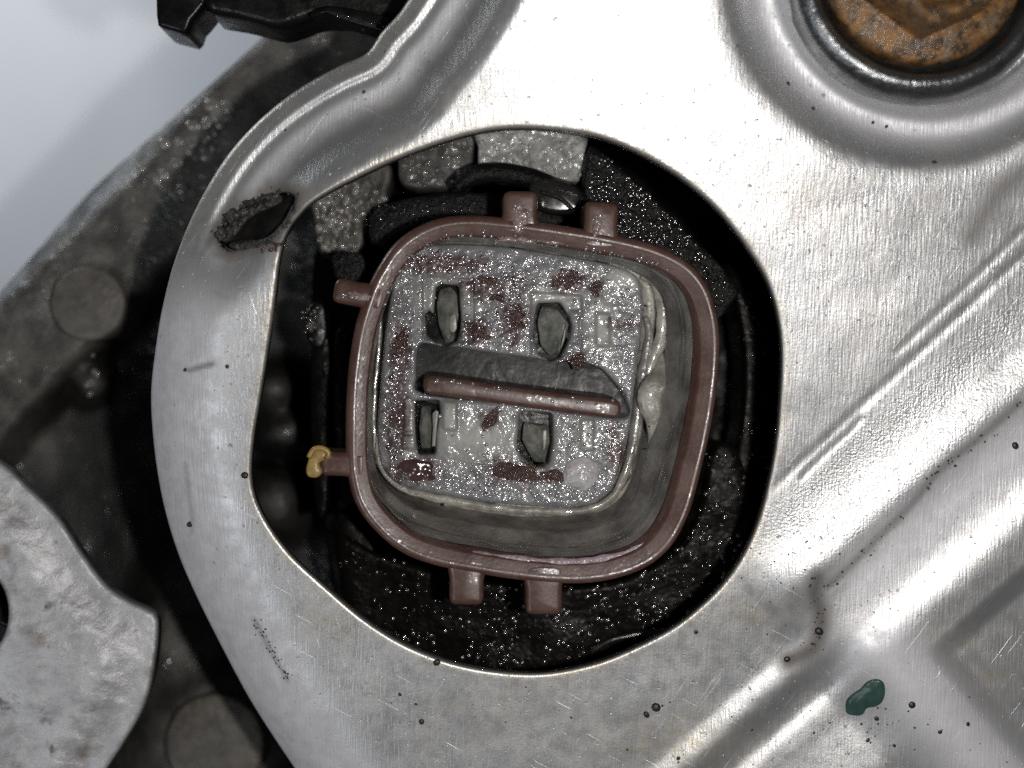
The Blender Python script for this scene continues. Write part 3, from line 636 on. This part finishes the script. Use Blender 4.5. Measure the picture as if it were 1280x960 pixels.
bead([(801, 345), (818, 352), (828, 372), (829, 400), (824, 430), (815, 452), (808, 480)], [4, 8, 10, 9, 8, 7, 4], -107, seed=8, flat=0.55)
bead([(806, 395), (812, 420), (806, 455), (800, 490), (796, 530), (789, 565), (779, 600), (762, 622)], [3, 6, 9, 8, 9, 9, 8, 4], -108, 'seal', seed=12, flat=0.5)
bead([(826, 440), (829, 458), (824, 476), (812, 494), (812, 505), (819, 525), (820, 550), (816, 575)], [6, 12, 18, 19, 15, 13, 11, 5], [-116, -106, -100, -99, -101, -104, -108, -118], seed=15, flat=0.5)
bead([(846, 470), (848, 490), (842, 510), (836, 530), (828, 555)], [4, 10, 11, 8, 3], -116, 'seal', seed=19, flat=0.5)
bead([(476, 400), (472, 450), (468, 500), (468, 545), (472, 580)], 3.5, -108, 'seal', seed=23)
pp = [(rng.uniform(795, 850), rng.uniform(360, 640)) for k in range(46)]+[(rng.uniform(560, 800), rng.uniform(640, 670)) for k in range(24)]
droplets('dirt_specks', pp, 0.7+1.8*rng.random(len(pp))**2, lambda x, y: np.where(y > 636, -126, -98)+0*x, M['grit'], conn, 0.6, 7)

# ------------------------------------------------------------------ aluminium heat shield
shield = thing('heat_shield', U(1000, 600, -16), 'stamped brushed aluminium heat shield sheet with the large round opening', 'heat shield')
Hl = catmull([(376, 266), (400, 246), (450, 220), (500, 197), (555, 177), (605, 164), (650, 160), (700, 163), (750, 172), (800, 192), (850, 222), (897, 263), (934, 310), (959, 352), (972, 395), (977, 440), (975, 500), (969, 560), (958, 615), (944, 660), (926, 698), (903, 730), (876, 757), (840, 785), (790, 811), (740, 830), (680, 841), (620, 839), (560, 827), (505, 805), (455, 774), (405, 732), (365, 695), (338, 660), (320, 625), (314, 592), (317, 545), (327, 485), (337, 420), (344, 370), (349, 325), (358, 292)], True, 5)
Cl = catmull([(590, -170), (545, -60), (505, 8), (477, 40), (458, 66), (424, 82), (388, 102), (350, 128), (314, 160), (284, 195), (258, 236), (236, 280), (217, 330), (203, 385), (194, 440), (189, 490), (191, 540), (197, 590), (207, 640), (224, 695), (248, 750), (278, 810), (310, 870), (340, 918), (372, 966), (420, 1040), (470, 1120)], False, 6)
So = np.concatenate([Cl, np.array([(900, 1120), (1440, 1120), (1440, 480), (1440, -170), (1000, -170)], float)])
# torn, burnt-through spot
tr = np.random.default_rng(4)
TL = catmull([(277, 306), (271, 292), (279, 283), (286, 272), (297, 265), (305, 257), (317, 257), (324, 248), (337, 245), (349, 241), (364, 242), (369, 254), (362, 268), (354, 282), (345, 291), (336, 303), (320, 309), (300, 311), (286, 313)], True, 2.5)
TL = TL+tr.normal(0, 1.0, TL.shape)+2.4*np.column_stack([fbm(TL[:, 0], TL[:, 1], 9, 2, 3), fbm(TL[:, 0], TL[:, 1], 9, 2, 6)])
BC = (1157, -47)
up_x = [0, 4, 10, 18, 26, 30, 37, 60, 74, 104, 122]; up_z = [-72, -61, -62, -53, -53, -58, -48, -43, -38, -8, 0]
lo_x = [0, 6, 16, 32, 52, 72, 90]; lo_z = [-62, -44, -33, -20, -9, -2, 0]
def diag(x, y):
    s = (x-1010)*0.6585+(y-690)*0.7526; t = (x-1010)*0.7526-(y-690)*0.6585; return s, t
def tilt(x, y): return 0.15*(480-y)+0.00011*(480-y)**2-0.015*(x-640)   # the sheet lies slightly bowed and tilted
def zsh(x, y):
    shp = np.shape(x); x = np.ravel(np.asarray(x, float)); y = np.ravel(np.asarray(y, float)); P = np.column_stack([x, y])
    near = x < 760
    d = np.full(len(x), 1e3); d[near] = pdist(P[near], Cl)[0]
    w = 1-sstep(250, 400, y)
    h = w*smooth_table(up_x, up_z, 3.6, d)+(1-w)*smooth_table(lo_x, lo_z, 6, d)
    h = h*(1-0.0*x)
    # bolt recess
    r = np.hypot(x-BC[0], y-BC[1])
    h = h+smooth_table([0, 140, 152, 166, 174, 188, 198, 222, 252, 275], [-50, -44, -28, -8, -8, -26, -31, -28, -3, 0], 7, r)
    # stamped channels lower right
    s, t = diag(x, y)
    p1 = smooth_table([-110, -82, -45, -20, 10, 24, 46, 66, 98, 116, 140, 156, 200], [0, 0, 1.4, 4.0, 12.6, 15, 12, 11, 13, 15.5, 22.5, 25, 25], 7, s)
    p2 = smooth_table([40, 74, 90, 100, 110, 127, 144, 158, 174], [0, 0, 4.0, 5.5, 5, -2.5, -2.5, 2, 4], 4, s)+smooth_table([180, 260], [0, 12], 10, s)
    k = sstep(-105, -15, t)
    pan = 14*sstep(190, 215, s)*sstep(22, 62, t)
    h = h+k*(p1-pan)+(1-k)*p2
    h = h+smooth_table([-95, -88, -80], [0, -1.2, 0], 2.0, s+0.03*t)*sstep(-40, 60, t)
    for L, w, k in dirt_lines[1:4]: h = h-1.6*k*np.exp(-(pdist(P, L)[0]/(3.5))**2)
    # slight overall bend and handling dents
    h = h+tilt(x, y)
    h = h-26*np.exp(-(((x-430)/210)**2+((y-160)/110)**2))*0.35
    h = h+2.2*fbm(x, y, 150, 3, 31)+0.25*fbm(x, y, 26, 3, 33)
    return h.reshape(shp)
dirt_lines = [(catmull([(1022, 722), (1018, 745), (1026, 770), (1022, 800), (1010, 815), (985, 826)], False, 6), 15, 1.0), (catmull([(1035, 735), (1060, 712), (1100, 672), (1140, 632), (1175, 590), (1230, 545), (1275, 505)], False, 8), 8, 0.75),
    (catmull([(1000, 598), (1025, 572), (1060, 540), (1075, 523)], False, 8), 3, 0.7), (catmull([(1120, 440), (1170, 392), (1220, 345), (1280, 285)], False, 8), 3.5, 0.55), (catmull([(318, 775), (345, 825), (360, 850)], False, 8), 4, 0.6), (catmull([(1020, 830), (1040, 855)], False, 6), 3, 0.7),
    (catmull([(1232, 470), (1260, 440), (1282, 425)], False, 8), 9, 0.3), (catmull([(1215, 295), (1250, 240), (1285, 215)], False, 8), 16, 0.7), (catmull([(236, 463), (265, 455)], False, 6), 4, 0.8), (catmull([(268, 365), (285, 372)], False, 6), 5, 0.5), (catmull([(232, 580), (240, 650), (238, 668)], False, 6), 4, 0.55)]
def a_dirt(x, y, e):
    P = np.column_stack([x, y]); a = np.zeros(len(P))
    for L, w, k in dirt_lines: a = np.maximum(a, k*np.exp(-(pdist(P, L)[0]/w)**2))
    dt = pdist(P, TL, True)[0]; a = np.maximum(a, 1.0*np.exp(-(dt/(17.0+13*fbm(x, y, 16, 3, 2)))**2))
    return a
def a_lit_bands(x, y, e):  # light on the fold, ledges and ridges, painted as a paler matte tone
    P = np.column_stack([x, y]); d = pdist(P, Cl)[0]
    a = (1-sstep(30, 120, d))*sstep(300, 420, y)
    s, t = diag(x, y)
    a = np.maximum(a, 0.9*np.exp(-((s-70)/40)**2)*sstep(-30, 40, t))
    a = np.maximum(a, 0.9*np.exp(-((t+12)/48)**2)*sstep(60, 150, s))
    r = np.hypot(x-BC[0], y-BC[1]); a = np.maximum(a, 0.8*np.exp(-((r-210)/20)**2))
    a = np.maximum(a, 0.5*np.exp(-((d-48)/16)**2)*(1-sstep(300, 380, y)))
    return np.clip(a, 0, 1)
def a_stain(x, y, e):
    a = 0.55*np.exp(-(e/11.0)**2)
    for (cx, cy, rx, ry, k) in ((850, 930, 90, 34, .6), (1195, 800, 40, 20, .5), (945, 770, 60, 22, .4), (1240, 850, 40, 16, .6), (420, 780, 60, 26, .4), (610, 890, 60, 40, .3), (255, 380, 22, 16, .4), (1000, 250, 60, 40, .25), (560, 120, 40, 12, .4)):
        a = np.maximum(a, k*np.exp(-((x-cx)/rx)**2-((y-cy)/ry)**2))
    return a
def a_grit(x, y, e):
    s, t = diag(x, y)
    return np.clip(sstep(-85, -50, s)*(1-sstep(10, 40, s))*sstep(-60, 20, t)+0.5*np.exp(-((x-850)/160)**2-((y-200)/90)**2), 0, 1)
slab('sheet', So, [Hl, TL], 4.2, zsh, 17, M['alu'], shield, rr=4.5, rim=(1.2, 2.6, 5), attrs={'dirt': a_dirt, 'lit_bands': a_lit_bands, 'grit': a_grit, 'stain': a_stain})
# crust along the upper side of the burnt hole
lump('burnt_crust', catmull([(272, 296), (281, 281), (296, 264), (313, 255), (332, 247), (350, 243), (352, 252), (334, 262), (316, 270), (305, 281), (296, 292), (284, 303)], True, 2.5), lambda x, y: zsh(x, y)-7, 8, M['crust'], shield, 2.2, 6, 7)
lump('burnt_crust', catmull([(286, 306), (300, 300), (330, 298), (352, 280), (366, 256), (364, 268), (352, 290), (338, 304), (316, 311), (296, 313)], True, 2.5), lambda x, y: zsh(x, y)-5, 4, M['crust'], shield, 2.2, 4, 6)
pp = []; rr_ = []
for k in range(150):
    i = tr.integers(len(TL)); c = TL[i]+tr.normal(0, 2.6, 2)
    if inside(c[None], inset(ccw(TL), 2.5))[0] or (c[1] > 296 and c[0] < 330): continue
    pp.append(tuple(c)); rr_.append(0.8+2.4*tr.random()**2)
droplets('crust_crumbs', pp, rr_, lambda x, y: zsh(x, y)-1.0, M['crust'], shield, 0.7, 7)
for L_, h_ in ((blob(288, 270, 13, 8, -.6, .3), 7), (blob(312, 254, 13, 6, -.3, .3), 6), (blob(338, 246, 10, 5, -.2, .3), 5), (blob(276, 292, 7, 9, .2, .3), 6), (blob(303, 266, 9, 6, -.5, .3), 8)):
    lump('burnt_crust', L_, lambda x, y: zsh(x, y)-1, h_, M['crust'], shield, 2.0, 5, 5)
slab('burnt_pocket', blob(322, 276, 52, 36, -0.5, 0.05), [], 5, lambda x, y: zsh(x, y)-23+11*fbm(x, y, 11, 3, 2), 8, M['soot'], shield, rr=4)
for (c, n) in (((350, 306), 16), ((338, 311), 10)):
    droplets('rust_crumbs', [(c[0]+tr.normal()*8, c[1]+tr.normal()*3) for k in range(n)], 1+2.2*tr.random(n), lambda x, y: zsh(x, y)-1, M['flake'], shield, 0.9, 7)
# grommet ring round the bolt
zo = tilt(*BC)
lathe('grommet_ring', BC, [(172, zo-34), (169, zo-14), (166, zo-7), (161, zo-2), (156, zo+1), (150, zo+3), (143, zo+1), (138, zo-5), (135, zo-16), (131, zo-34), (110, zo-36)], M['steel'], shield, 128, 0.8, caps=(False, False), zref=zo)
lump('paint_fleck', catmull([(1056, 885), (1058, 874), (1066, 866), (1075, 860), (1084, 851), (1096, 848), (1105, 853), (1107, 866), (1103, 878), (1094, 884), (1084, 886), (1078, 894), (1066, 895), (1058, 892)], True, 2.5), zsh, 4.5, M['green'], shield, 2.5, 1.5, 10, label='dark green paint fleck')
sp = [(527, 902, 4), (820, 884, 6.5), (808, 893, 4.5), (1140, 881, 5), (306, 594, 5), (238, 655, 4.5), (848, 948, 3), (1096, 898, 3.5), (985, 105, 3), (1016, 136, 3), (1168, 203, 3), (1091, 153, 2.5), (1108, 158, 2.5), (984, 824, 4.5), (1024, 789, 6), (455, 115, 2.5), (357, 163, 2), (1210, 905, 3), (1077, 905, 2), (1085, 925, 3), (1118, 932, 2.5), (1175, 915, 3), (940, 912, 2), (870, 790, 3), (500, 868, 2.5), (520, 880, 2), (546, 828, 5), (1269, 557, 5), (456, 450, 4), (232, 462, 3), (284, 458, 3)]
for k in range(120): sp.append((tr.uniform(400, 1275), tr.choice([tr.uniform(0, 150), tr.uniform(850, 958)]), 0.6+1.2*tr.random()**2))
for k in range(40): sp.append((tr.normal(1090, 40), tr.normal(910, 22), 0.6+1.5*tr.random()**2))
for k in range(60):
    t = tr.random(); sp.append((318+42*t+tr.normal()*3, 775+75*t+tr.normal()*4, 0.6+1.2*tr.random()))
for k in range(50): sp.append((tr.normal(985, 40), tr.normal(700, 60), 0.6+1.0*tr.random()))
for L, w, k in dirt_lines[:2]:
    for q in range(int(len(L)*3)):
        c = L[tr.integers(len(L))]+tr.normal(0, w*0.45, 2); sp.append((c[0], c[1], 0.6+1.5*tr.random()**2))
sp = [q for q in sp if not inside(np.array([q[:2]]), Hl)[0]]
droplets('grit_specks', [q[:2] for q in sp], [q[2] for q in sp], lambda x, y: zsh(x, y)-0.3, M['grit'], shield, 0.45, 8)

# ------------------------------------------------------------------ rusty bolt
zb = zo+2
bolt = thing('rusty_bolt', U(BC[0], BC[1], zb-40), 'rusty hex flange bolt sunk in the ring at the sheet corner', 'bolt')
lathe('flange', BC, [(124, zb-34), (126, zb-12), (125, zb-4), (121, zb), (112, zb+2), (96, zb+7), (84, zb+9), (60, zb+9)], M['rust'], bolt, 128, 1.6, zref=zb)
a = np.arange(6)/6*2*math.pi+math.radians(-90+6)
hx = np.column_stack([BC[0]+8+91*np.cos(a+math.pi), BC[1]+0-91*np.sin(a)])
hxl = []
for i in range(6):
    p, q = hx[i], hx[(i+1) % 6]
    for t in np.linspace(0.06, 0.94, 12): hxl.append(p+(q-p)*t)
hxl = np.array(hxl); hxu = ccw(U(hxl[:, 0], hxl[:, 1], zb+30)[:, :2])
cen = hxu.mean(0)
def rounded(k, z, lim):  # hex blended to a circle of radius lim
    v = hxu-cen; r = np.linalg.norm(v, axis=1); f = np.minimum(r, lim)/r; v = v*f[:, None]*k
    zz = z+1.2*fbm(v[:, 0]+500, v[:, 1]+500, 9, 3, 7)
    return np.column_stack([cen[0]+v[:, 0], cen[1]+v[:, 1], zz])
loft('hex_head', [rounded(1.02, zb+6, 200), rounded(1, zb+12, 200), rounded(.97, zb+62, 200), rounded(.955, zb+67, 86), rounded(.92, zb+70, 80), rounded(.86, zb+70, 77), rounded(.80, zb+68, 74), rounded(.77, zb+58, 72), rounded(.70, zb+52, 70), rounded(.3, zb+52, 60), rounded(.05, zb+52, 50)], M['rust'], bolt, (False, True), smooth=False)

# ------------------------------------------------------------------ cast lug lower left
lug = thing('cast_lug', U(60, 800, -200), 'rough pale cast aluminium lug with a dark bore, lower left of the sheet', 'lug')
Ll = catmull([(-150, 545), (-60, 552), (0, 580), (30, 606), (72, 648), (100, 690), (130, 730), (160, 752), (186, 764), (196, 776), (193, 828), (180, 880), (156, 925), (130, 965), (90, 1030), (-150, 1060)], True, 6)
hb = np.arange(40)/40*2*math.pi; Hb = np.column_stack([-34+45*np.cos(hb), 766+58*np.sin(hb)])
def zlug(x, y):
    d = pdist(np.column_stack([np.ravel(x), np.ravel(y)]), Ll, True)[0].reshape(np.shape(x))
    return -128+16*sstep(14, 70, d)+6*fbm(x*0.9+y*0.5, (y-x*0.3)*1.6, 60, 4, 5)*sstep(20, 60, d)+1.5*fbm(x, y, 10, 3, 15)
slab('lug_body', Ll, [Hb], 5, zlug, 26, M['lug'], lug, rr=5, rim=(2, 5))
lathe('bore_sleeve', (-34, 766), [(60, -215), (48, -160), (40, -150), (34, -190), (10, -200)], M['black'], lug, 40)

# ------------------------------------------------------------------ black plug upper left
plug = thing('black_plug', U(380, -30, -150), 'black plastic plug with a stepped end, over the top left edge of the sheet', 'plug')
solid('end_flange', np.array([(193, -70), (194, -20), (195, 18), (197, 31), (203, 34), (222, 39), (230, 41), (235, 36), (239, 24), (245, 18), (256, 4), (262, -30), (262, -70)], float), -95, -190, 5, M['black'], plug)
solid('plug_body', catmull([(250, -90), (252, -30), (256, 6), (263, 15), (300, 22), (338, 32), (352, 33), (372, 27), (400, 18), (450, 20), (500, 30), (520, 10), (530, -40), (530, -90)], True, 6), -80, -170, 10, M['black'], plug)
solid('locking_wedge', np.array([(388, 18), (398, 10), (412, 7), (440, 10), (490, 22), (504, 30), (503, 42), (499, 47), (470, 37), (430, 25), (408, 16)], float), -58, -110, 2.5, M['black'], plug)
solid('locking_pin', catmull([(522, -30), (530, -30), (527, 10), (519, 38), (514, 60), (505, 68), (503, 50), (508, 28), (516, 6)], True, 4), -50, -95, 4, M['steel'], plug)
solid('plug_collar', catmull([(500, -60), (528, -60), (528, 0), (520, 34), (510, 36), (503, 20)], True, 5), -62, -120, 5, M['black'], plug)
pp = [(420+88*t, 19+19*t+rng.normal()*1.0) for t in rng.random(34)]
droplets('oil_drops', pp, rng.uniform(0.8, 2.2, 34), lambda x, y: -58+0*x, M['oil'], plug, 0.9, 8)
